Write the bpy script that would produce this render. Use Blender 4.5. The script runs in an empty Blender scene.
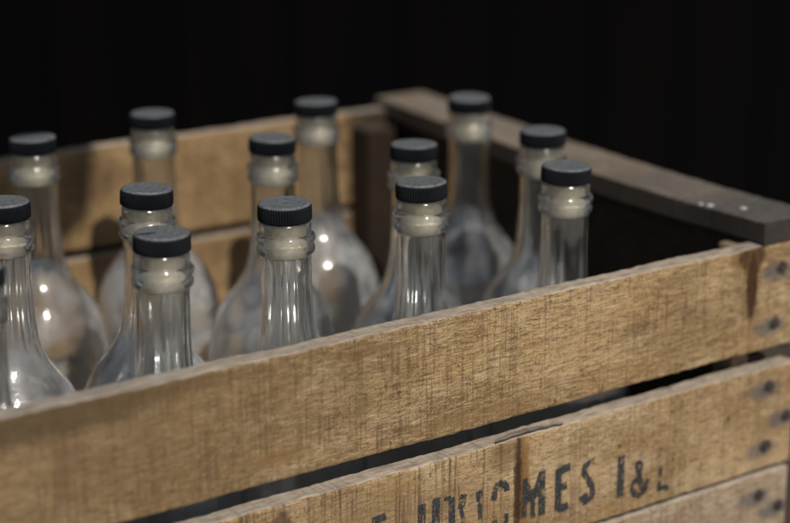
import bpy, math, random
from mathutils import Vector, noise
R = math.radians
random.seed(7)
scn = bpy.context.scene
col = scn.collection
CZ = 0.285            # height of the cap tops above the table (metres, true scale)

# ------------------------------------------------------------------ helpers
def mesh_obj(name, verts, faces, mat=None, parent=None, smooth=False):
    me = bpy.data.meshes.new(name)
    me.from_pydata([tuple(v) for v in verts], [], faces)
    me.validate(); me.update()
    if smooth:
        for p in me.polygons: p.use_smooth = True
    o = bpy.data.objects.new(name, me)
    col.objects.link(o)
    if mat: me.materials.append(mat)
    if parent: o.parent = parent
    return o

def tag(o, label=None, cat=None, group=None, kind=None):
    if label: o['label'] = label
    if cat: o['category'] = cat
    if group: o['group'] = group
    if kind: o['kind'] = kind
    return o

def empty(name, loc=(0, 0, 0)):
    o = bpy.data.objects.new(name, None); col.objects.link(o)
    o.location = loc; o.empty_display_size = 0.05
    return o

class NT:
    """tiny node-tree builder"""
    def __init__(s, name):
        s.mat = bpy.data.materials.new(name); s.mat.use_nodes = True
        s.t = s.mat.node_tree; s.t.nodes.clear()
        s.out = s.t.nodes.new('ShaderNodeOutputMaterial')
    def n(s, typ, **kw):
        nd = s.t.nodes.new(typ)
        for k, v in kw.items(): setattr(nd, k, v)
        return nd
    def link(s, a, b): s.t.links.new(a, b)
    def put(s, sock, v):
        if hasattr(v, 'node'): s.link(v, sock)
        elif isinstance(v, (tuple, list)) and len(v) == 3 and sock.type == 'RGBA': sock.default_value = (*v, 1)
        else: sock.default_value = v
    def m(s, op, a, b=0.0, c=None, clamp=False):
        nd = s.n('ShaderNodeMath', operation=op, use_clamp=clamp)
        s.put(nd.inputs[0], a); s.put(nd.inputs[1], b)
        if c is not None: s.put(nd.inputs[2], c)
        return nd.outputs[0]
    def coord(s, kind='Object'): return s.n('ShaderNodeTexCoord').outputs[kind]
    def mapping(s, vec, scale=(1, 1, 1), loc=(0, 0, 0), rot=(0, 0, 0)):
        nd = s.n('ShaderNodeMapping'); s.link(vec, nd.inputs[0])
        nd.inputs['Scale'].default_value = scale; nd.inputs['Location'].default_value = loc
        nd.inputs['Rotation'].default_value = rot
        return nd.outputs[0]
    def noise(s, vec, scale, detail=4, rough=.55, dist=0.0):
        nd = s.n('ShaderNodeTexNoise'); s.link(vec, nd.inputs['Vector'])
        nd.inputs['Scale'].default_value = scale; nd.inputs['Detail'].default_value = detail
        nd.inputs['Roughness'].default_value = rough; nd.inputs['Distortion'].default_value = dist
        return nd.outputs['Fac']
    def step(s, v, a, b, lo=0.0, hi=1.0):
        nd = s.n('ShaderNodeMapRange', interpolation_type='SMOOTHSTEP')
        s.put(nd.inputs[0], v)
        for i, x in enumerate((a, b, lo, hi)): nd.inputs[1 + i].default_value = x
        return nd.outputs[0]
    def mix(s, f, a, b, mode='MIX'):
        nd = s.n('ShaderNodeMix', data_type='RGBA', blend_type=mode)
        s.put(nd.inputs[0], f); s.put(nd.inputs[6], a); s.put(nd.inputs[7], b)
        return nd.outputs[2]
    def sep(s, v):
        nd = s.n('ShaderNodeSeparateXYZ'); s.link(v, nd.inputs[0]); return nd.outputs
    def bump(s, h, strength, dist, normal=None):
        nd = s.n('ShaderNodeBump'); s.put(nd.inputs['Height'], h)
        nd.inputs['Strength'].default_value = strength; nd.inputs['Distance'].default_value = dist
        if normal: s.link(normal, nd.inputs['Normal'])
        return nd.outputs[0]
    def principled(s, color, rough=.7, normal=None, spec=.3, metallic=0.0):
        b = s.n('ShaderNodeBsdfPrincipled')
        s.put(b.inputs['Base Color'], color); s.put(b.inputs['Roughness'], rough)
        s.put(b.inputs['Specular IOR Level'], spec); s.put(b.inputs['Metallic'], metallic)
        if normal: s.link(normal, b.inputs['Normal'])
        return b.outputs[0]
    def done(s, shader):
        s.link(shader, s.out.inputs[0]); return s.mat

# ------------------------------------------------------------------ wood
def wood(name, base, dark, pale, axis='X', seed=0.0, lines=0.35, line_zone=None, blotch=0.5,
         marks=(), grey_and_shade=0.0, contrast=1.0, bump=1.0, sawlen=9):
    """Sawn crate timber: band-saw lines across the board, short flecks along it, fibre speckle,
    blotchy staining and local marks (u, w, ru, rw, colour, strength) in the board's own metres."""
    N = NT(name)
    c = N.coord('Object')
    if axis == 'Y':
        c = N.mapping(c, rot=(0, 0, R(90)))     # board axis becomes local x
    c = N.mapping(c, loc=(seed * 1.37, seed * .31, seed * .73))
    xyz = N.sep(N.coord('Object'))
    U = xyz[0] if axis == 'X' else xyz[1]; W = xyz[2]
    warp = N.noise(c, 9.0, 2)
    # large tone variation
    big = N.noise(N.mapping(c, scale=(7, 20, 16)), 1.0, 3, .6, .4)
    mid = N.noise(N.mapping(c, scale=(28, 60, 60)), 1.0, 4, .65, .8)
    # flecks along the grain
    fleck = N.noise(N.mapping(c, scale=(120, 800, 900), rot=(0, R(5), 0)), 1.0, 4, .78, .25)
    fleck2 = N.noise(N.mapping(c, scale=(60, 300, 330), rot=(0, R(4), 0)), 1.0, 4, .65, .6)
    speck = N.noise(c, 1500.0, 3, .7)
    # saw marks across the grain
    saw = N.noise(N.mapping(c, scale=(420, 25, sawlen)), 1.0, 3, .65)
    saw2 = N.noise(N.mapping(c, scale=(110, 10, 4)), 1.0, 3, .6)
    colr = N.mix(N.step(big, .38, .60), base, dark)
    colr = N.mix(N.m('MULTIPLY', N.step(mid, .42, .72), blotch), colr, pale)
    orange = (base[0] * .88, base[1] * .76, base[2] * .60)
    colr = N.mix(N.m('MULTIPLY', N.step(N.noise(N.mapping(c, scale=(16, 30, 30), loc=(3, 5, 1)), 1.0, 3, .6, 1.0), .50, .68), .45), colr, orange)
    k = .88 * contrast
    colr = N.mix(N.m('MULTIPLY', N.step(fleck, .48, .68), k), colr, (dark[0] * .42, dark[1] * .38, dark[2] * .34))
    colr = N.mix(N.m('MULTIPLY', N.step(fleck2, .50, .70), k * .6), colr, (dark[0] * .55, dark[1] * .5, dark[2] * .45))
    colr = N.mix(N.m('MULTIPLY', N.step(speck, .50, .66), .55 * contrast), colr, (dark[0] * .35, dark[1] * .33, dark[2] * .32))
    colr = N.mix(N.m('MULTIPLY', N.step(fleck, .50, .32), .40 * contrast), colr, (min(1, pale[0] * 1.3), min(1, pale[1] * 1.22), min(1, pale[2] * 1.1)))
    colr = N.mix(N.m('MULTIPLY', N.step(speck, .50, .32), .35 * contrast), colr, (min(1, pale[0] * 1.25), min(1, pale[1] * 1.25), min(1, pale[2] * 1.25)))
    pin = N.noise(N.mapping(c, scale=(420, 500, 300), loc=(2, 2, 2)), 1.0, 2, .5)
    colr = N.mix(N.m('MULTIPLY', N.step(pin, .665, .72), .75), colr, (.06, .035, .02))
    lm = N.step(saw, .49, .62)
    lm = N.m('MULTIPLY', lm, N.step(saw2, .34, .54))
    lm = N.m('MULTIPLY', lm, N.step(N.noise(N.mapping(c, scale=(30, 20, 60)), 1.0, 3), .32, .52))
    lstr = lines
    if line_zone:
        z = N.step(U, line_zone[0], line_zone[1])
        lstr = N.m('ADD', N.m('MULTIPLY', z, line_zone[2]), lines)
    colr = N.mix(N.m('MULTIPLY', lm, lstr, clamp=True), colr, (dark[0] * .30, dark[1] * .24, dark[2] * .2))
    # fine sharp cracks / check lines across the board
    if line_zone:
        cr = N.noise(N.mapping(c, scale=(260, 4, 3), loc=(.7, 0, 0)), 1.0, 1, .4)
        cr = N.m('ABSOLUTE', N.m('SUBTRACT', cr, .5))
        crm = N.step(cr, .018, .003)
        crm = N.m('MULTIPLY', crm, N.step(N.noise(N.mapping(c, scale=(120, 10, 22)), 1.0, 2), .46, .56))
        crm = N.m('MULTIPLY', crm, N.m('ADD', N.m('MULTIPLY', N.step(U, line_zone[0], line_zone[1]), .7), .22))
        colr = N.mix(crm, colr, (.025, .014, .007))
    if grey_and_shade:
        g = N.m('MULTIPLY', N.step(N.noise(N.mapping(c, scale=(12, 30, 26)), 1.0, 4), .36, .62), grey_and_shade)
        colr = N.mix(g, colr, (.24, .21, .175))
    # local marks
    jit = N.m('SUBTRACT', N.noise(N.coord('Object'), 220.0, 3), .5)
    for (cu, cw, ru, rw, mc, ms, soft) in marks:
        du = N.m('DIVIDE', N.m('SUBTRACT', U, cu), ru); dw = N.m('DIVIDE', N.m('SUBTRACT', W, cw), rw)
        p = 4 if soft < .35 else 2
        e = N.m('ADD', N.m('POWER', N.m('ABSOLUTE', du), p), N.m('POWER', N.m('ABSOLUTE', dw), p))
        e = N.m('ADD', e, N.m('MULTIPLY', jit, 1.4 if soft > .3 else .9))
        mk = N.step(e, 1.0 + soft * .3, 1.0 - soft)
        colr = N.mix(N.m('MULTIPLY', mk, ms), colr, mc)
    # end grain / arris faces are greyer and rougher
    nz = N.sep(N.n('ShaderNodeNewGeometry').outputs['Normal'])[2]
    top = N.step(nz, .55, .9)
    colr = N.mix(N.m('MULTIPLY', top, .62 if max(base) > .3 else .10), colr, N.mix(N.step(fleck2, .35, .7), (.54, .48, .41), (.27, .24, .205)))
    if grey_and_shade:      # sun-bleached top; shade on the side faces mixed in as dark colour
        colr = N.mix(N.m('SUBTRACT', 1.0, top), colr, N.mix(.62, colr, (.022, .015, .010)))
    h = N.m('ADD', N.m('MULTIPLY', fleck, .8), N.m('MULTIPLY', speck, .7))
    h = N.m('SUBTRACT', h, N.m('MULTIPLY', lm, .6))
    h = N.m('ADD', h, N.m('MULTIPLY', saw, .35))
    nrm = N.bump(h, .9 * bump, .0011)
    rough = N.step(mid, .3, .7, .72, .9)
    return N.done(N.principled(colr, rough, nrm, .22))

BASE, DARK, PALE = (.40, .272, .132), (.225, .140, .062), (.54, .41, .245)
INK = (.018, .021, .026)
BR = (.085, .040, .014)
def nailmarks(lst):
    out = []
    for (x, z) in lst:
        out.append((x - .005, z - .0012, .016, .0070, (.085, .085, .090), .72, .95))
        out.append((x - .001, z, .0058, .0048, (.020, .018, .020), .94, .8))
    return out

NA = [(.869, CZ - .0724), (.8646, CZ - .1076)]
NB = [(.8633, CZ - .1498), (.8808, CZ - .1726), (.8628, CZ - .1896)]
NC = [(.8598, CZ - .2226), (.8784, CZ - .2342), (.8650, CZ - .2600)]
m_front1 = wood('sawn_wood_top', BASE, DARK, PALE, seed=1.0, lines=.36, blotch=.55, sawlen=20, marks=nailmarks(NA) + [
    (.8370, CZ - .0610, .0185, .0070, (.17, .10, .035), .80, .7),
    (.8415, CZ - .0600, .0130, .0105, (.060, .028, .010), .93, .6),
    (.8418, CZ - .0765, .0066, .0270, (.12, .060, .018), .9, .6),
    (.8418, CZ - .0790, .0052, .0225, (.050, .022, .008), .95, .45),
    (.3300, CZ - .0900, .230, .150, (.14, .088, .042), .62, .95),
    (.3600, CZ - .0600, .090, .013, (.075, .050, .025), .75, .95),
    (.4300, CZ - .0600, .070, .005, (.13, .080, .035), .55, .9),
    (.4700, CZ - .0950, .0016, .0030, (.10, .06, .03), .6, .9),
    (.4950, CZ - .1100, .020, .006, (.20, .11, .04), .5, .9),
    (.5550, CZ - .0640, .030, .003, (.16, .09, .035), .6, .9),
    (.6300, CZ - .1160, .060, .006, (.22, .13, .055), .5, .9)])
m_front2 = wood('sawn_wood_stamped', (.43, .302, .160), (.27, .168, .078), (.54, .415, .255), seed=4.2, lines=.30, line_zone=(.668, .625, .55), blotch=.6,
    marks=nailmarks(NB) + [
    (.6600, CZ - .1700, .0060, .050, (.19, .090, .022), .85, .9),
    (.6560, CZ - .1680, .0034, .046, (.030, .014, .007), .92, .85),
    (.5600, CZ - .1700, .090, .030, (.24, .155, .075), .45, .95),
    (.6450, CZ - .1450, .012, .012, (.15, .085, .035), .6, .9),
    (.5700, CZ - .1450, .018, .010, (.24, .145, .05), .5, .9),
    (.4950, CZ - .1500, .007, .012, (.06, .032, .016), .75, .9),
    (.8270, CZ - .1630, .0014, .0018, (.03, .02, .012), .9, .5),
    (.7350, CZ - .1600, .0012, .0012, (.03, .02, .012), .9, .5)])
m_front3 = wood('sawn_wood_low', (.42, .32, .215), (.31, .22, .135), (.48, .39, .29), seed=8.8, lines=.25, blotch=.6, marks=nailmarks(NC))
m_back = wood('sawn_wood_back', (.37, .245, .120), (.22, .135, .062), (.46, .32, .17), seed=12.4, lines=.25, blotch=.5, marks=[(.625, CZ - .066, .026, .024, (.11, .065, .032), .6, .95), (.885, CZ - .10, .036, .25, (.035, .022, .013), .93, .8)])  # the wide right-end mark is shade painted into the plank colour
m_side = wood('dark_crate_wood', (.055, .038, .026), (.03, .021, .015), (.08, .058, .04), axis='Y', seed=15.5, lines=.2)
m_rail = wood('weathered_rail_wood', (.21, .165, .115), (.13, .10, .07), (.28, .23, .17), axis='Y', seed=18.1, lines=.1, grey_and_shade=.45,
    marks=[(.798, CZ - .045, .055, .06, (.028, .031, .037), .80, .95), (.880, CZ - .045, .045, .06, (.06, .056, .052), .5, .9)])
m_post = wood('corner_post_wood', (.30, .22, .14), (.2, .14, .09), (.4, .3, .2), seed=22.0, lines=.1)

m_postd = wood('dark_post_wood', (.030, .018, .011), (.017, .011, .007), (.043, .027, .017), seed=27.0, lines=.1)  # darkened post wood: the back corner's shade is put into its colour

def board(name, mat, x0, x1, z0, z1, yf, th, parent, wob=.0007, seed=0.0, label=None, n=420, r=.0016,
          axis='X', path=None, tw=None, zoff=None):
    """A sawn board with softly worn, slightly uneven arrises. Runs along local x from x0..x1,
    front face at yf, thickness th. `path(u)` shifts it sideways (warp)."""
    prof = []
    def edge(a, b, k):     # k points, a->b exclusive of b
        return [(a[0] + (b[0] - a[0]) * i / k, a[1] + (b[1] - a[1]) * i / k) for i in range(k)]
    w = z1 - z0
    # (depth, height, zflag, yflag)
    P = []
    P += edge((0, r), (0, w - r), 10)
    P += [(0, w - r), (r * .3, w - r * .3)]
    P += edge((r, w), (th - r, w), 4)
    P += [(th - r, w), (th - r * .3, w - r * .3)]
    P += edge((th, w - r), (th, r), 5)
    P += [(th, r), (th - r * .3, r * .3)]
    P += edge((th - r, 0), (r, 0), 4)
    P += [(r, 0), (r * .3, r * .3)]
    m = len(P); V = []; F = []
    for i in range(n + 1):
        u = x0 + (x1 - x0) * i / n
        sh = path(u) if path else 0.0
        zo = zoff(u) if zoff else 0.0
        for (d, h) in P:
            t = abs(h / w - .5) * 2; t = max(0, (t - .8) / .2)
            q = Vector((u * 22 + seed, (h / w) * 1.2 + seed * .3, 0))
            q2 = Vector((u * 140 + seed, (h / w) * 2.5, d * 60))
            dz = (noise.noise(q) * .8 + noise.noise(q2) * .60 + noise.noise(q2 * 2.7) * .35) * wob * t
            e = min(d, th - d); ed = max(0, 1 - e / (r * 2)) * t
            dy = noise.noise(q2 + Vector((9, 3, 1))) * wob * .5 * ed
            dd = d + (dy if d < th / 2 else -dy)
            if axis == 'X': V.append((u, yf + dd + sh, z0 + h + dz + zo))
            else: V.append((yf + dd + sh, u, z0 + h + dz + zo))
    for i in range(n):
        for j in range(m):
            a = i * m + j; b = i * m + (j + 1) % m; c = b + m; d2 = a + m
            F.append((a, b, c, d2) if axis == 'Y' else (a, d2, c, b))
    c0 = tuple(range(m)); c1 = tuple(range(n * m, n * m + m))
    F.append(tuple(reversed(c0)) if axis == 'Y' else c0); F.append(c1 if axis == 'Y' else tuple(reversed(c1)))
    o = mesh_obj(name, V, F, mat, parent)
    if label: o['label'] = label
    return o

# ------------------------------------------------------------------ crate
crate = empty('wooden_crate', (0.57, 1.0, 0))
tag(crate, 'old slatted wooden bottle crate with black stencilled letters and rusty nails', 'crate')
inv = crate.location.copy()
def place(o):      # children keep their modelled coordinates
    o.location = (-inv.x, -inv.y, -inv.z); return o

X0, X1 = .235, .885
YF, YT = .773, .014
p1 = place(board('plank', m_front1, X0, X1 + .003, CZ - .1235, CZ - .0550, YF, YT, crate, seed=2.3, wob=.0009, label='plain top plank with a brown resin drip'))
p2 = place(board('plank', m_front2, X0, X1, CZ - .2048, CZ - .1366, YF, YT, crate, seed=7.9, wob=.0010, label='front plank stencilled with worn black letters'))
p3 = place(board('plank', m_front3, X0, X1 - .001, CZ - .2760, CZ - .2079, YF, YT, crate, seed=5.1, label='pale lowest front plank'))
# long splinter lifting off the top arris of the stamped plank
V = []; F = []
ns = 24
for i in range(ns + 1):
    t = i / ns; x = .640 + .050 * t
    w = .0016 * math.sin(math.pi * min(1, t * 1.15 + .04)) ** .7 if t < .83 else .0016 * max(.05, (1 - t) * 3)
    lift = .0012 * math.sin(math.pi * t) + .0003
    z = CZ - .1366 + lift + .0002 * math.sin(t * 31)
    V += [(x, YF + .0006, z), (x, YF + .0006 + w * 2.4, z + .0003), (x, YF + .0006 + w * 2.4, z + .0011), (x, YF + .0006, z + .0008)]
for i in range(ns):
    for j in range(4): F.append((i * 4 + j, i * 4 + (j + 1) % 4, i * 4 + 4 + (j + 1) % 4, i * 4 + 4 + j))
F += [(3, 2, 1, 0), tuple(ns * 4 + k for k in range(4))]
mesh_obj('splinter', V, F, m_rail, p2)

YB = 1.225
place(board('plank', m_back, X0, .903, CZ - .1215, CZ - .0470, YB, .013, crate, seed=31, wob=.0012, label='warm brown upper back plank', zoff=lambda u: (.86 - u) * .007))
place(board('plank', m_back, X0, .903, CZ - .2020, CZ - .1290, YB, .013, crate, seed=36, zoff=lambda u: (.86 - u) * .004))
place(board('plank', m_back, X0, .903, CZ - .2770, CZ - .2090, YB, .013, crate, seed=39))

def interp(tab, u):
    if u <= tab[0][0]: return tab[0][1]
    for (a, va), (b, vb) in zip(tab, tab[1:]):
        if u <= b:
            t = (u - a) / (b - a); t = t * t * (3 - 2 * t) * .4 + t * .6
            return va + (vb - va) * t
    return tab[-1][1]
RI = [(.771, .849), (.85, .8495), (.90, .852), (1.0, .8615), (1.13, .8785), (1.238, .893)]
# rail lying flat on the end panel (the board's "height" is its 15 mm thickness)
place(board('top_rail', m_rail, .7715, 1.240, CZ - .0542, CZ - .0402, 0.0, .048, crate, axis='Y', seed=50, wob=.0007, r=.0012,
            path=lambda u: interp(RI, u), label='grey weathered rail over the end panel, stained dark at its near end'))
# end panel slats: follow the rail's bow, inner face a little outside its inner edge
EP = lambda u: interp(RI, u) + .0105
for (a, b, s) in ((-.1235, -.0548, 60), (-.2048, -.1330, 64), (-.2760, -.2120, 67)):
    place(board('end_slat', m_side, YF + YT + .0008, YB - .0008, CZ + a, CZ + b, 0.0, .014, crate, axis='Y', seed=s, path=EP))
# left end of the crate (outside the picture)
for (a, b, s) in ((-.1235, -.0548, 70), (-.2048, -.1330, 74), (-.2760, -.2120, 77)):
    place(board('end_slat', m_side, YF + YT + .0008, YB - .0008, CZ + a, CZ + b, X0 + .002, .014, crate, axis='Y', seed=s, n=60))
def post(x0, x1, y0, y1, z0, z1, mat=None):
    r = .0012
    V = []; F = []
    ring = [(x0 + r, y0), (x1 - r, y0), (x1, y0 + r), (x1, y1 - r), (x1 - r, y1), (x0 + r, y1), (x0, y1 - r), (x0, y0 + r)]
    cx, cy = (x0 + x1) / 2, (y0 + y1) / 2
    rows = [(z0, 0)] + [(z0 + (z1 - r - z0) * k / 12, 0) for k in range(1, 13)] + [(z1, r)]
    for (z, ins) in rows:
        for (x, y) in ring:
            V.append((x + (cx - x) * ins * 60 + noise.noise(Vector((x * 90, y * 90, z * 30))) * .0004, y + (cy - y) * ins * 60, z))
    for i in range(len(rows) - 1):
        for j in range(8): F.append((i * 8 + j, i * 8 + (j + 1) % 8, i * 8 + 8 + (j + 1) % 8, i * 8 + 8 + j))
    F.append(tuple(reversed(range(8)))); F.append(tuple(len(rows) * 8 - 8 + k for k in range(8)))
    return place(mesh_obj('corner_post', V, F, mat or m_post, crate))
post(.8435, .8588, YF + YT + .0006, YF + YT + .018, .0105, CZ - .0585)
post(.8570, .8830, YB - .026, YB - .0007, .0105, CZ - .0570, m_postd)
post(X0 + .017, X0 + .042, YF + YT + .0006, YF + YT + .025, .0105, CZ - .0570)
post(X0 + .017, X0 + .042, YB - .025, YB - .0007, .0105, CZ - .0570)
for k in range(6):
    y0 = YF + YT + .002 + k * .0735
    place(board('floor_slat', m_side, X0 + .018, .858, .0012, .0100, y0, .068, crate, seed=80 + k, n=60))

# nails
N_ = NT('rusty_nail_iron'); c = N_.coord()
m_nail = N_.done(N_.principled(N_.mix(N_.step(N_.noise(c, 1800, 3), .4, .6), (.035, .028, .026), (.10, .052, .03)), .6, None, .4, .5))
N_ = NT('bright_nail_steel'); c = N_.coord()
m_nail2 = N_.done(N_.principled(N_.mix(N_.step(N_.noise(c, 1500, 3), .45, .6), (.75, .75, .74), (.45, .44, .42)), .42, None, .6, .35))
def nail(center, nrm, parent, mat, rad=.0016):
    nrm = Vector(nrm).normalized(); a = nrm.orthogonal().normalized(); b = nrm.cross(a)
    c0 = Vector(center); V = []; F = []
    prof = [(1.0, -.0009), (1.0, .00005), (.8, .0003), (.4, .00042)]
    k = 18
    for (rr, hh) in prof:
        for i in range(k):
            t = 2 * math.pi * i / k; q = rad * rr * (1 + .06 * math.sin(2 * t + center[0] * 900))
            V.append(c0 + nrm * hh + (a * math.cos(t) + b * math.sin(t)) * q)
    for j in range(len(prof) - 1):
        for i in range(k): F.append((j * k + i, j * k + (i + 1) % k, j * k + k + (i + 1) % k, j * k + k + i))
    F.append(tuple((len(prof) - 1) * k + i for i in range(k))); F.append(tuple(reversed(range(k))))
    return mesh_obj('nail', V, F, mat, parent, smooth=False)
for L, P_ in ((NA, p1), (NB, p2), (NC, p3)):
    for (x, z) in L: nail((x, YF - .00005, z), (0, -1, 0), P_, m_nail, .0018)
rail = [o for o in bpy.data.objects if o.name.startswith('top_rail')][0]
nail((.8545, .8235, CZ - .0400), (0, 0, 1), rail, m_nail2, .0022)
nail((.8660, .8060, CZ - .0400), (0, 0, 1), rail, m_nail2, .0024)
nail((.8515, .8290, CZ - .0400), (0, 0, 1), rail, m_nail2, .0016)

# stencilled letters: flat ink on the second plank, worn through by the saw texture
N_ = NT('worn_stencil_ink'); c = N_.coord()
a1 = N_.noise(c, 900, 4, .7); a2 = N_.noise(N_.mapping(c, scale=(700, 40, 120)), 1.0, 3, .6); a3 = N_.noise(c, 120, 3, .6)
al = N_.m('ADD', N_.m('ADD', N_.m('MULTIPLY', a1, .9), N_.m('MULTIPLY', a2, .55)), N_.m('MULTIPLY', a3, .75))
al = N_.step(al, 1.32, 1.04)
ink = N_.principled(N_.mix(N_.step(a1, .4, .65), (.016, .020, .024), (.055, .058, .058)), .7, None, .25)
mx = N_.n('ShaderNodeMixShader'); N_.link(N_.m('MULTIPLY', al, .93), mx.inputs[0])
N_.link(N_.n('ShaderNodeBsdfTransparent').outputs[0], mx.inputs[1]); N_.link(ink, mx.inputs[2])
m_ink = N_.done(mx.outputs[0])
STROKES = [
(3.6, [(0.5533, 0.124), (0.558, 0.124), (0.5627, 0.1245)]), (3.6, [(0.555, 0.1225), (0.5549, 0.1007)]), (2.8, [(.5565, .1130), (.561, .1135)]),
(4.4, [(0.5871, 0.1254), (0.5869, 0.1003)]), (4.6, [(0.5972, 0.1264), (0.5966, 0.1002)]), (2.6, [(0.588, 0.1114), (0.5957, 0.1112)]),
(3.8, [(0.6079, 0.124), (0.6083, 0.1048)]), (4.0, [(0.6164, 0.124), (0.6154, 0.1188), (0.6144, 0.1154)]),
(2.4, [(0.6144, 0.1154), (0.6162, 0.1101), (0.6163, 0.1028)]), (2.0, [(0.6026, 0.1245), (0.6075, 0.1244)]),
(4.0, [(0.6276, 0.1233), (0.628, 0.1169)]), (2.4, [(0.628, 0.1165), (0.6284, 0.105)]),
(3.4, [(0.6384, 0.1148), (0.639, 0.1206), (0.6407, 0.1231), (0.6432, 0.124), (0.6458, 0.123), (0.6476, 0.1205), (0.6478, 0.118)]),
(2.6, [(0.6479, 0.1044), (0.6475, 0.0989), (0.6456, 0.0963)]), (2.6, [(0.639, 0.1024), (0.64, 0.0978), (0.6427, 0.0952)]),
(3.0, [(0.6618, 0.1225), (0.661, 0.1104), (0.6608, 0.0986)]), (3.4, [(0.6615, 0.1208), (0.667, 0.1095)]),
(4.2, [(0.6738, 0.124), (0.6742, 0.112), (0.6747, 0.0963)]), (4.6, [(0.667, 0.1095), (0.6707, 0.1142), (0.6739, 0.1215)]),
(5.5, [(0.6617, 0.1096), (0.667, 0.1114), (0.6737, 0.1128)]), (3.0, [(0.6673, 0.1094), (0.6677, 0.0962)]),
(4.0, [(0.6868, 0.1224), (0.6867, 0.0963)]), (4.2, [(0.6865, 0.1203), (0.6903, 0.1212), (0.6956, 0.1218)]),
(3.8, [(0.6861, 0.11), (0.6932, 0.1107)]), (4.0, [(0.6869, 0.0975), (0.6911, 0.0968), (0.6948, 0.0977)]),
(3.4, [(0.715, 0.1203), (0.711, 0.1205), (0.7072, 0.119), (0.7064, 0.1148), (0.7106, 0.1095), (0.7136, 0.1041), (0.7138, 0.0996), (0.7119, 0.0966)]),
(5.0, [(0.7062, 0.1012), (0.7078, 0.0976)]), (2.6, [(0.7078, 0.098), (0.7081, 0.0944)]), (2.4, [(0.7076, 0.0967), (0.7119, 0.0969)]),
(4.6, [(0.7363, 0.1191), (0.7363, 0.1063), (0.7363, 0.0921)]),
(2.2, [(0.7512, 0.1115), (0.7535, 0.1092), (0.7534, 0.1065), (0.7509, 0.1061), (0.749, 0.1084), (0.7492, 0.1109), (0.7512, 0.1115)]),
(3.4, [(0.7507, 0.1063), (0.7515, 0.1013)]),
(3.2, [(0.7508, 0.1014), (0.747, 0.0988), (0.746, 0.0952), (0.7482, 0.091), (0.7519, 0.0894), (0.7552, 0.0909), (0.7583, 0.097), (0.7584, 0.0986)]),
(4.0, [(0.7508, 0.1021), (0.7533, 0.0963), (0.7581, 0.0909)]),
(2.0, [(0.769, 0.1163), (0.7689, 0.1146)]), (2.0, [(0.7684, 0.1122), (0.7683, 0.1109)]), (2.4, [(0.769, 0.1036), (0.7691, 0.0976)]),
(2.8, [(0.7684, 0.0945), (0.7683, 0.0883)]), (2.8, [(0.7682, 0.0893), (0.7716, 0.0898), (0.775, 0.0892), (0.7759, 0.0867)])]
counts = [3, 3, 4, 2, 3, 6, 4, 4, 1, 4, 5]
def glyph(strokes, si0):
    V = []; F = []
    for si, (w, pts) in enumerate(strokes, si0):
        P = []
        for a, b in zip(pts, pts[1:]):
            a = Vector(a); b = Vector(b); k = max(1, int((b - a).length / .0005))
            P += [a.lerp(b, i / k) for i in range(k)]
        P.append(Vector(pts[-1])); st = len(V)
        hw = w * .00060
        for i, p in enumerate(P):
            t = (P[min(i + 1, len(P) - 1)] - P[max(i - 1, 0)]).normalized(); nn = Vector((-t.y, t.x))
            e1 = noise.noise(Vector((p.x * 1500, p.y * 1500, si))) * .0005; e2 = noise.noise(Vector((p.x * 1500, p.y * 1500, si + 40))) * .0005
            yy = YF - .00022 - .000012 * si
            q = p + nn * (hw + e1); V.append((q.x, yy, q.y)); q = p - nn * (hw + e2); V.append((q.x, yy, q.y))
        for i in range(len(P) - 1):
            F.append((st + i * 2, st + i * 2 + 1, st + i * 2 + 3, st + i * 2 + 2))
    return mesh_obj('stencil_letter', V, F, m_ink, p2)
k0 = 0
for nst in counts:
    glyph(STROKES[k0:k0 + nst], k0); k0 += nst

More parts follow.
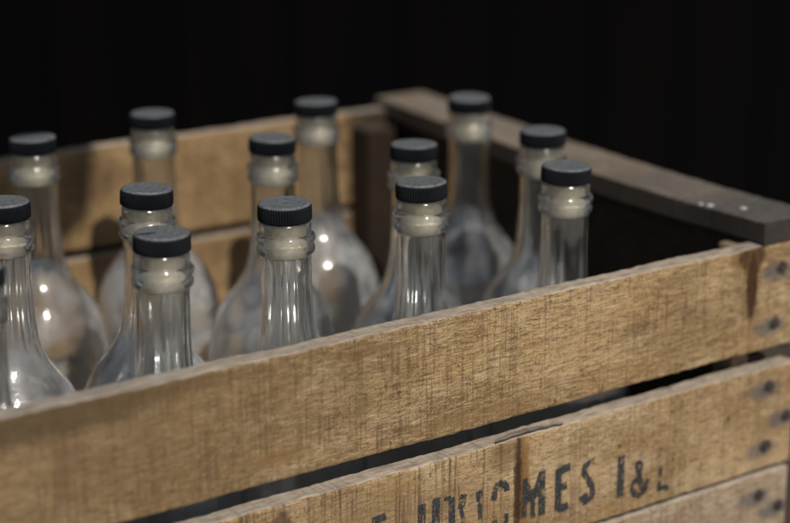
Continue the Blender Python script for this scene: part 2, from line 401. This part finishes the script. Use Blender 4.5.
# ------------------------------------------------------------------ bottle materials
def glass_mat(name, tint, dust):
    N = NT(name); c = N.coord()
    z = N.sep(c)[2]
    rndm = N.n('ShaderNodeObjectInfo').outputs['Random']
    va = N.n('ShaderNodeVectorMath', operation='ADD'); N.link(c, va.inputs[0]); N.link(N.m('MULTIPLY', rndm, 9.0), va.inputs[1]); c = va.outputs[0]
    st = N.noise(N.mapping(c, scale=(120, 120, 9)), 1.0, 2, .5)
    wav = N.noise(c, 75.0, 2, .5)
    nrm = N.bump(N.m('MULTIPLY', N.m('ADD', N.m('MULTIPLY', st, .30), N.m('MULTIPLY', wav, .55)), N.step(z, .250, .240, .0, 1.0)), .22, .0012)
    g = N.n('ShaderNodeBsdfGlass'); g.inputs['IOR'].default_value = 1.48; g.inputs['Roughness'].default_value = .045
    g.inputs['Color'].default_value = (*tint, 1); N.link(nrm, g.inputs['Normal'])
    tr = N.n('ShaderNodeBsdfTransparent'); tr.inputs[0].default_value = (.96, .975, .965, 1)
    mx = N.n('ShaderNodeMixShader'); N.link(N.step(z, .236, .246, .03, .16), mx.inputs[0])
    N.link(g.outputs[0], mx.inputs[1]); N.link(tr.outputs[0], mx.inputs[2])
    gl = N.n('ShaderNodeBsdfGlossy'); gl.inputs['Roughness'].default_value = .14; N.link(N.bump(N.m('ADD', N.noise(c, 140.0, 2, .5), st), .35, .0012), gl.inputs['Normal'])
    m2 = N.n('ShaderNodeMixShader'); m2.inputs[0].default_value = .04
    N.link(mx.outputs[0], m2.inputs[1]); N.link(gl.outputs[0], m2.inputs[2]); mx = m2
    # thin film of dust: clings to the shoulders and body, streaked and mottled
    d1 = N.noise(c, 55.0, 5, .65); d2 = N.noise(N.mapping(c, scale=(260, 260, 40)), 1.0, 3, .6); d3 = N.noise(c, 2200.0, 2, .6)
    body = N.step(z, .205, .165)
    dm = N.m('MULTIPLY', N.step(d1, .28, .74), N.m('ADD', N.m('MULTIPLY', body, dust), dust * .04))
    dm = N.m('MULTIPLY', dm, N.m('ADD', N.m('MULTIPLY', rndm, .8), .65))
    dm = N.m('ADD', dm, N.m('MULTIPLY', N.step(d2, .55, .75), .05))
    dm = N.m('ADD', dm, N.m('MULTIPLY', N.step(d3, .66, .74), .16))
    df = N.n('ShaderNodeBsdfDiffuse'); df.inputs[0].default_value = (.76, .77, .77, 1)
    tl = N.n('ShaderNodeBsdfTranslucent'); tl.inputs[0].default_value = (.70, .70, .68, 1)
    a = N.n('ShaderNodeMixShader'); a.inputs[0].default_value = .3
    N.link(df.outputs[0], a.inputs[1]); N.link(tl.outputs[0], a.inputs[2])
    f = N.n('ShaderNodeMixShader'); N.link(dm, f.inputs[0]); N.link(mx.outputs[0], f.inputs[1]); N.link(a.outputs[0], f.inputs[2])
    return N.done(f.outputs[0])
m_glass = glass_mat('dusty_clear_glass', (.985, .99, .985), .27)

def cap_mat(name, smudge=False):
    N = NT(name); c = N.coord(); xyz = N.sep(c)
    info = N.n('ShaderNodeObjectInfo').outputs['Random']
    off = N.n('ShaderNodeCombineXYZ'); N.link(N.m('MULTIPLY', info, 7.0), off.inputs[0]); N.link(info, off.inputs[1])
    va = N.n('ShaderNodeVectorMath', operation='ADD'); N.link(c, va.inputs[0]); N.link(off.outputs[0], va.inputs[1]); v = va.outputs[0]
    n1 = N.noise(v, 420, 5, .75); n2 = N.noise(v, 1600, 3, .7); n3 = N.noise(v, 90, 3, .6)
    top = N.step(xyz[2], -.0016, -.0006)
    d = N.m('MULTIPLY', top, N.m('ADD', N.step(n1, .30, .72, .30, .85), N.m('MULTIPLY', N.step(n2, .52, .66), .35)), clamp=True)
    side = N.m('MULTIPLY', N.step(n2, .60, .72), .04)
    d = N.m('MAXIMUM', d, side)
    if smudge:
        du = N.m('DIVIDE', N.m('SUBTRACT', xyz[0], -.0075), .0052); dv = N.m('DIVIDE', N.m('ADD', xyz[1], N.m('MULTIPLY', xyz[0], -.5)), .0016)
        e = N.m('ADD', N.m('ADD', N.m('MULTIPLY', du, du), N.m('MULTIPLY', dv, dv)), N.m('MULTIPLY', N.m('SUBTRACT', n1, .5), 2.5))
        d = N.m('MULTIPLY', d, N.step(e, .8, 1.3, .05, 1.0))
    colr = N.mix(d, (.004, .005, .007), (.165, .178, .185))
    rough = N.step(d, 0, .5, .24, .60)
    return N.done(N.principled(colr, rough, N.bump(N.m('ADD', n2, n3), .15, .0004), .25))
m_cap = cap_mat('dusty_black_plastic'); m_cap_s = cap_mat('smudged_black_plastic', True)
N_ = NT('beige_stopper_plastic'); c = N_.coord()
m_stop = N_.done(N_.principled(N_.mix(N_.step(N_.noise(c, 180, 4, .6), .35, .7), (.62, .55, .41), (.48, .41, .30)), .5, None, .4))

# ------------------------------------------------------------------ bottle meshes (z = 0 at the base, caps top at H)
H = CZ - .010
SEG = 72
def lathe_mesh(name, prof, mat, mod=None, close_start=True, close_end=True, seg=SEG, smooth=True):
    V = []; F = []
    for (r, z) in prof:
        for i in range(seg):
            t = 2 * math.pi * i / seg
            rr = r + (mod(t, r, z) if mod else 0.0)
            V.append((rr * math.cos(t), rr * math.sin(t), z))
    for j in range(len(prof) - 1):
        for i in range(seg): F.append((j * seg + i, j * seg + (i + 1) % seg, j * seg + seg + (i + 1) % seg, j * seg + seg + i))
    if close_start: F.append(tuple(reversed(range(seg))))
    if close_end: F.append(tuple((len(prof) - 1) * seg + i for i in range(seg)))
    me = bpy.data.meshes.new(name); me.from_pydata(V, [], F); me.update()
    if smooth:
        for p in me.polygons: p.use_smooth = len(p.vertices) == 4
    me.materials.append(mat)
    return me
def spline(pts, n):
    """Catmull-Rom through (r, z) points"""
    out = []
    P = [pts[0]] + list(pts) + [pts[-1]]
    for i in range(1, len(P) - 2):
        p0, p1, p2, p3 = P[i - 1], P[i], P[i + 1], P[i + 2]
        for k in range(n):
            t = k / n
            out.append(tuple(.5 * (2 * p1[a] + (-p0[a] + p2[a]) * t + (2 * p0[a] - 5 * p1[a] + 4 * p2[a] - p3[a]) * t * t + (-p0[a] + 3 * p1[a] - 3 * p2[a] + p3[a]) * t ** 3) for a in (0, 1)))
    out.append(pts[-1]); return out
mm = .001
# outer silhouette, distance below the cap top
up = [(13.4, 10.2), (14.0, 10.9), (14.5, 12.2), (14.5, 16.3), (14.7, 17.2), (15.9, 17.9), (16.6, 19.2), (16.6, 20.8), (15.9, 22.2), (15.6, 23.6),
      (16.1, 24.8), (16.4, 26.2), (16.2, 27.8), (15.2, 28.8), (14.4, 29.5), (14.2, 32), (14.2, 40), (14.3, 52), (14.6, 62), (15.2, 71), (16.3, 79), (18.4, 87),
      (22.0, 94.5), (27.0, 101.5), (32.4, 108.5), (37.2, 117), (40.8, 127), (42.9, 139), (43.4, 152), (43.3, 170), (43.3, 235), (43.2, 262), (42.2, 269.5), (39.5, 273.6), (36.0, 275.0)]
outer = [(r * mm, H - z * mm) for (r, z) in spline(up, 4)]
inn = [(30, 268.5), (37.0, 267.2), (40.2, 262), (40.8, 250), (40.9, 170), (41.0, 152), (40.4, 139), (38.3, 127), (34.6, 117), (29.8, 108.5), (24.3, 101.5),
       (19.2, 94.5), (15.4, 87), (13.2, 79), (12.1, 71), (11.6, 62), (11.4, 52), (11.4, 40), (11.5, 31), (11.9, 27), (12.0, 12), (13.0, 10.4)]
inner = [(r * mm, H - z * mm) for (r, z) in spline(inn, 4)]
def flute(t, r, z):
    d = (H - z) / mm
    k = max(0, min(1, (d - 30) / 8)) * max(0, min(1, (112 - d) / 25))
    return k * (.00028 * math.cos(3 * t + .4) + .00022 * math.cos(7 * t + 2.1 + z * 14) + .00012 * math.cos(17 * t + 1))
def oflute(t, r, z):
    d = (H - z) / mm
    if d < 16: return 0
    k = max(0, min(1, (d - 30) / 8)) * max(0, min(1, (100 - d) / 25))
    w = .00006 * math.cos(2 * t + z * 130) if d < 31 else 0
    return k * (.00012 * math.cos(6 * t + 1.3) + .00008 * math.cos(13 * t)) + w
def glass_mesh():
    V = []; F = []; seg = SEG
    rings = [(r, z, oflute) for (r, z) in reversed(outer)] + [(r, z, flute) for (r, z) in reversed(inner)]
    for (r, z, md) in rings:
        for i in range(seg):
            t = 2 * math.pi * i / seg; rr = r + md(t, r, z)
            V.append((rr * math.cos(t), rr * math.sin(t), z))
    for j in range(len(rings) - 1):
        for i in range(seg): F.append((j * seg + i, j * seg + (i + 1) % seg, j * seg + seg + (i + 1) % seg, j * seg + seg + i))
    F.append(tuple(reversed(range(seg)))); F.append(tuple((len(rings) - 1) * seg + i for i in range(seg)))
    me = bpy.data.meshes.new('glass_body'); me.from_pydata(V, [], F); me.update()
    for p in me.polygons: p.use_smooth = len(p.vertices) == 4
    me.materials.append(m_glass); return me
me_glass = glass_mesh()

def cap_mesh(mat):
    """ribbed cap, z = 0 at its top"""
    nr = 60; per = 6; seg = nr * per
    def rib(t):
        x = (t / (2 * math.pi) * nr) % 1.0
        return .00070 * (abs(math.cos(math.pi * x)) ** 1.5 - .5)
    V = []; F = []
    rows = [(11.0, -10.2, 0), (14.3, -10.2, 0), (14.75, -9.7, .25), (14.85, -9.2, 1), (14.85, -6.5, 1), (14.8, -3.2, 1), (14.75, -2.1, .9), (14.6, -1.25, .25),
            (14.35, -.65, 0), (13.9, -.25, 0), (13.3, -.05, 0), (12.7, .0, 0), (12.2, -.12, 0), (8, -.16, 0), (4, -.16, 0), (1.2, -.2, 0), (.7, -.35, 0)]
    for (r, z, k) in rows:
        for i in range(seg):
            t = 2 * math.pi * i / seg; rr = r * mm + k * rib(t); V.append((rr * math.cos(t), rr * math.sin(t), z * mm))
    for j in range(len(rows) - 1):
        for i in range(seg): F.append((j * seg + i, j * seg + (i + 1) % seg, j * seg + seg + (i + 1) % seg, j * seg + seg + i))
    F.append(tuple(reversed(range(seg)))); F.append(tuple((len(rows) - 1) * seg + i for i in range(seg)))
    me = bpy.data.meshes.new('cap'); me.from_pydata(V, [], F); me.update()
    for p in me.polygons: p.use_smooth = len(p.vertices) == 4
    me.materials.append(mat); return me
me_cap = cap_mesh(m_cap); me_cap_s = me_cap.copy(); me_cap_s.materials.clear(); me_cap_s.materials.append(m_cap_s)
me_stop = lathe_mesh('stopper', [(r * mm, H - z * mm) for (r, z) in [(7, 31.2), (9.4, 31.0), (10.8, 29.8), (11.5, 26.5), (11.65, 24), (11.65, 19.6), (11.3, 19.2), (11.3, 18.6), (11.65, 18.2), (11.65, 11.6), (13.2, 11.2), (13.2, 10.3)]], m_stop, seg=48)

# name: (x, y, spin, tiltx, tilty, label)
BT = {
 'A': (.5176, 1.0944, 'blurred clear bottle at far left by the back plank, its round body in view'),
 'B': (.6181, 1.1181, 'clear bottle at the back wall straight behind the two near-overlapping bottles on the left'),
 'C': (.4290, .9514, 'clear bottle cut by the left picture edge with its ribbed cap in view'),
 'D': (.3610, .8413, 'out of focus bottle corner at the lower left edge, nearest the camera'),
 'E': (.5083, .9321, 'ribbed-cap bottle just behind the smudged-cap bottle, its shoulder curving out on the left'),
 'F': (.4653, .8398, 'bottle whose black cap has a dark smudge on top, behind the front plank'),
 'G': (.6407, 1.0038, 'soft-focus bottle with its cap sitting high, behind and left of the sharp middle one'),
 'H': (.7312, 1.0851, 'far bottle with bright glints on its broad grey body near the back right corner'),
 'I': (.5547, .8545, 'sharp middle bottle with crisp cap ribs and a long neck above the front plank'),
 'J': (.7024, .9344, 'bottle directly behind the right of centre ribbed cap, mostly hidden by it'),
 'K': (.6454, .8509, 'sharp bottle right of centre with ribbed cap and beige stopper at the front plank'),
 'L': (.8253, 1.0341, 'farthest bottle, small cap overlapping the grey rail, bluish body below'),
 'M': (.7954, .9206, 'blurred bottle left of and behind the rightmost one, its cap against the rail'),
 'N': (.7391, .8329, 'rightmost bottle, narrow neck rising close to the front plank'),
}
def new(name, me, parent):
    o = bpy.data.objects.new(name, me); col.objects.link(o); o.parent = parent; return o
proto = empty('glass_bottle'); g0 = new('glass_body', me_glass, proto); s0 = new('stopper', me_stop, proto)
c0 = new('cap', me_cap, proto); c0.location = (0, 0, H)
def copy_tree(o):
    c = o.copy(); col.objects.link(c)
    for ch in list(o.children):
        k = ch.copy(); col.objects.link(k); k.parent = c
    return c
rnd = random.Random(11)
for i, (key, (x, y, lab)) in enumerate(BT.items()):
    b = proto if i == 0 else copy_tree(proto)
    tx, ty = rnd.uniform(-.9, .9), rnd.uniform(-.9, .9)
    rz = rnd.uniform(0, 6.28)
    if key == 'F':
        rz = R(-36.35)
        for ch in b.children:
            if ch.name.startswith('cap'): ch.data = me_cap_s; ch['label'] = 'black cap with a dark smudge across its dusty top'
    b.rotation_euler = (R(tx), R(ty), rz)
    up_ = b.rotation_euler.to_matrix() @ Vector((0, 0, H))      # lean, but keep the cap over its place
    b.location = (x - up_.x * .6, y - up_.y * .6, .0104)
    tag(b, lab, 'bottle', 'corked glass bottles standing in the crate')
for o in bpy.data.objects:      # small differences between the stoppers
    if o.name.startswith('cap'): o.rotation_euler = (R(rnd.uniform(-1.6, 1.6)), R(rnd.uniform(-1.6, 1.6)), 0)

# ------------------------------------------------------------------ surroundings: bench, ground, dark barn wall, added roof and board for shade
N_ = NT('dark_bench_wood'); c = N_.coord()
w1 = N_.noise(N_.mapping(c, scale=(6, 90, 90)), 1.0, 5, .6)
m_bench = N_.done(N_.principled(N_.mix(w1, (.035, .026, .02), (.075, .058, .045)), .75, N_.bump(w1, .4, .002), .25))
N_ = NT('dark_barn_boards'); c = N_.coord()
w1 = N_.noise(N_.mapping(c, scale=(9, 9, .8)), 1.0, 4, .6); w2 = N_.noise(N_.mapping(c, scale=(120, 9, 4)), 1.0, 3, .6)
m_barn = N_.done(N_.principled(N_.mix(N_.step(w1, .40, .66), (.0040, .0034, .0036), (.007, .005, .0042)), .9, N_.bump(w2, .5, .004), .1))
N_ = NT('trodden_earth'); c = N_.coord()
e1 = N_.noise(c, 3.0, 6, .6); e2 = N_.noise(c, 60.0, 4, .6)
m_earth = N_.done(N_.principled(N_.mix(N_.m('MULTIPLY', N_.m('ADD', e1, e2), .5), (.26, .24, .21), (.46, .43, .38)), .95, N_.bump(e2, .5, .01), .1))
def boxes(name, bl, mat, parent=None, bev=.003):
    V = []; F = []
    for (x0, x1, y0, y1, z0, z1) in bl:
        s = len(V)
        V += [(x0, y0, z0), (x1, y0, z0), (x1, y1, z0), (x0, y1, z0), (x0, y0, z1), (x1, y0, z1), (x1, y1, z1), (x0, y1, z1)]
        F += [tuple(s + k for k in f) for f in ((0, 3, 2, 1), (4, 5, 6, 7), (0, 1, 5, 4), (1, 2, 6, 5), (2, 3, 7, 6), (3, 0, 4, 7))]
    o = mesh_obj(name, V, F, mat, parent)
    if bev:
        md = o.modifiers.new('b', 'BEVEL'); md.width = bev; md.segments = 2
    return o
GZ = -.72
gv = [(-30, -30, GZ), (30, -30, GZ), (30, 30, GZ), (-30, 30, GZ)]
ground = mesh_obj('ground', gv, [(0, 1, 2, 3)], m_earth); tag(ground, kind='structure')
bench = empty('wooden_table', (.57, 1.0, GZ)); tag(bench, 'dark plank table carrying the bottle crate', 'table')
def bb(name, bl):
    o = boxes(name, bl, m_bench, bench); o.location = (-.57, -1.0, -GZ); return o
bb('tabletop', [(-.1, 1.25, .66 + k * .125, .66 + k * .125 + .121, -.035, 0) for k in range(6)])
for (x, y) in ((0, .72), (1.08, .72), (0, 1.31), (1.08, 1.31)): bb('leg', [(x, x + .07, y, y + .07, GZ, -.1082)])
bb('apron', [(.0, 1.15, .735, .76, -.107, -.0355)]); bb('apron', [(.0, 1.15, 1.335, 1.36, -.107, -.0355)])
WY = 2.55
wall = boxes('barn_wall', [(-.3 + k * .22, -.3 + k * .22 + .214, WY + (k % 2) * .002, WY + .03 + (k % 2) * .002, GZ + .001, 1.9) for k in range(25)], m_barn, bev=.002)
tag(wall, 'near-black boarded wall in deep shade behind the crate', 'wall')
vv = [(-.3, 1.06), (.20, 1.00), (.425, .984), (.480, 1.02), (.492, 1.09), (.500, 1.6195), (-.3, 1.6195)]  # added hanging board, outlined to drop a shadow on the back plank's left
nv_ = len(vv)
valance = mesh_obj('eave_board', [(x, y, z) for y in (.432, .4495) for (x, z) in vv],
    [tuple(range(nv_)), tuple(reversed(range(nv_, 2 * nv_)))] + [(i, i + nv_, (i + 1) % nv_ + nv_, (i + 1) % nv_) for i in range(nv_)], m_barn)
roof = boxes('barn_roof', [(-.3, 5.2, .45, WY - .003, 1.62, 1.68)], m_barn, bev=0)  # added out of view to shade the wall and cut skylight
valance.parent = roof
tag(roof, 'added out-of-view roof that keeps sun and sky off the wall', 'roof')

# ------------------------------------------------------------------ light
SUN_EL, SUN_AZ = 46.0, -10.0      # azimuth measured from straight in front of the planks, + = from the right
az = R(SUN_AZ); el = R(SUN_EL)
sd = Vector((math.sin(az) * math.cos(el), -math.cos(az) * math.cos(el), math.sin(el)))
L = bpy.data.lights.new('sun', 'SUN'); L.energy = 5.0; L.angle = R(.6); L.color = (1, .95, .88)
lo = bpy.data.objects.new('sun', L); col.objects.link(lo); lo.rotation_euler = sd.to_track_quat('Z', 'Y').to_euler(); lo.location = (0, -2, 3)
w = bpy.data.worlds.new('World'); scn.world = w; w.use_nodes = True
nt = w.node_tree; nt.nodes.clear()
sky = nt.nodes.new('ShaderNodeTexSky'); sky.sky_type = 'NISHITA'; sky.sun_disc = False
sky.sun_elevation = el; sky.sun_rotation = math.atan2(sd.x, sd.y); sky.air_density = 1; sky.dust_density = 1.5
bg = nt.nodes.new('ShaderNodeBackground'); bg.inputs[1].default_value = .095
ow = nt.nodes.new('ShaderNodeOutputWorld'); nt.links.new(sky.outputs[0], bg.inputs[0]); nt.links.new(bg.outputs[0], ow.inputs[0])

# ------------------------------------------------------------------ camera
cam = bpy.data.cameras.new('camera'); co = bpy.data.objects.new('camera', cam); col.objects.link(co)
co.location = (0, 0, CZ + .256); co.rotation_euler = (R(90 - 15.907), 0, R(-36.346))
cam.sensor_width = 36; cam.lens = 36 * 1900 / 790; cam.clip_start = .02; cam.clip_end = 200
cam.dof.use_dof = True; cam.dof.focus_distance = 1.045; cam.dof.aperture_fstop = 4.1; cam.dof.aperture_blades = 0
scn.camera = co
scn.view_settings.view_transform = 'Standard'; scn.view_settings.look = 'None'
scn.view_settings.exposure = -0.3; scn.view_settings.gamma = 1
cy = scn.cycles
cy.max_bounces = 24; cy.transmission_bounces = 20; cy.transparent_max_bounces = 48; cy.glossy_bounces = 6; cy.diffuse_bounces = 4
cy.caustics_refractive = True; cy.caustics_reflective = False; cy.blur_glossy = .5
cy.sample_clamp_indirect = 30.0; cy.use_denoising = True
scn.render.film_transparent = False
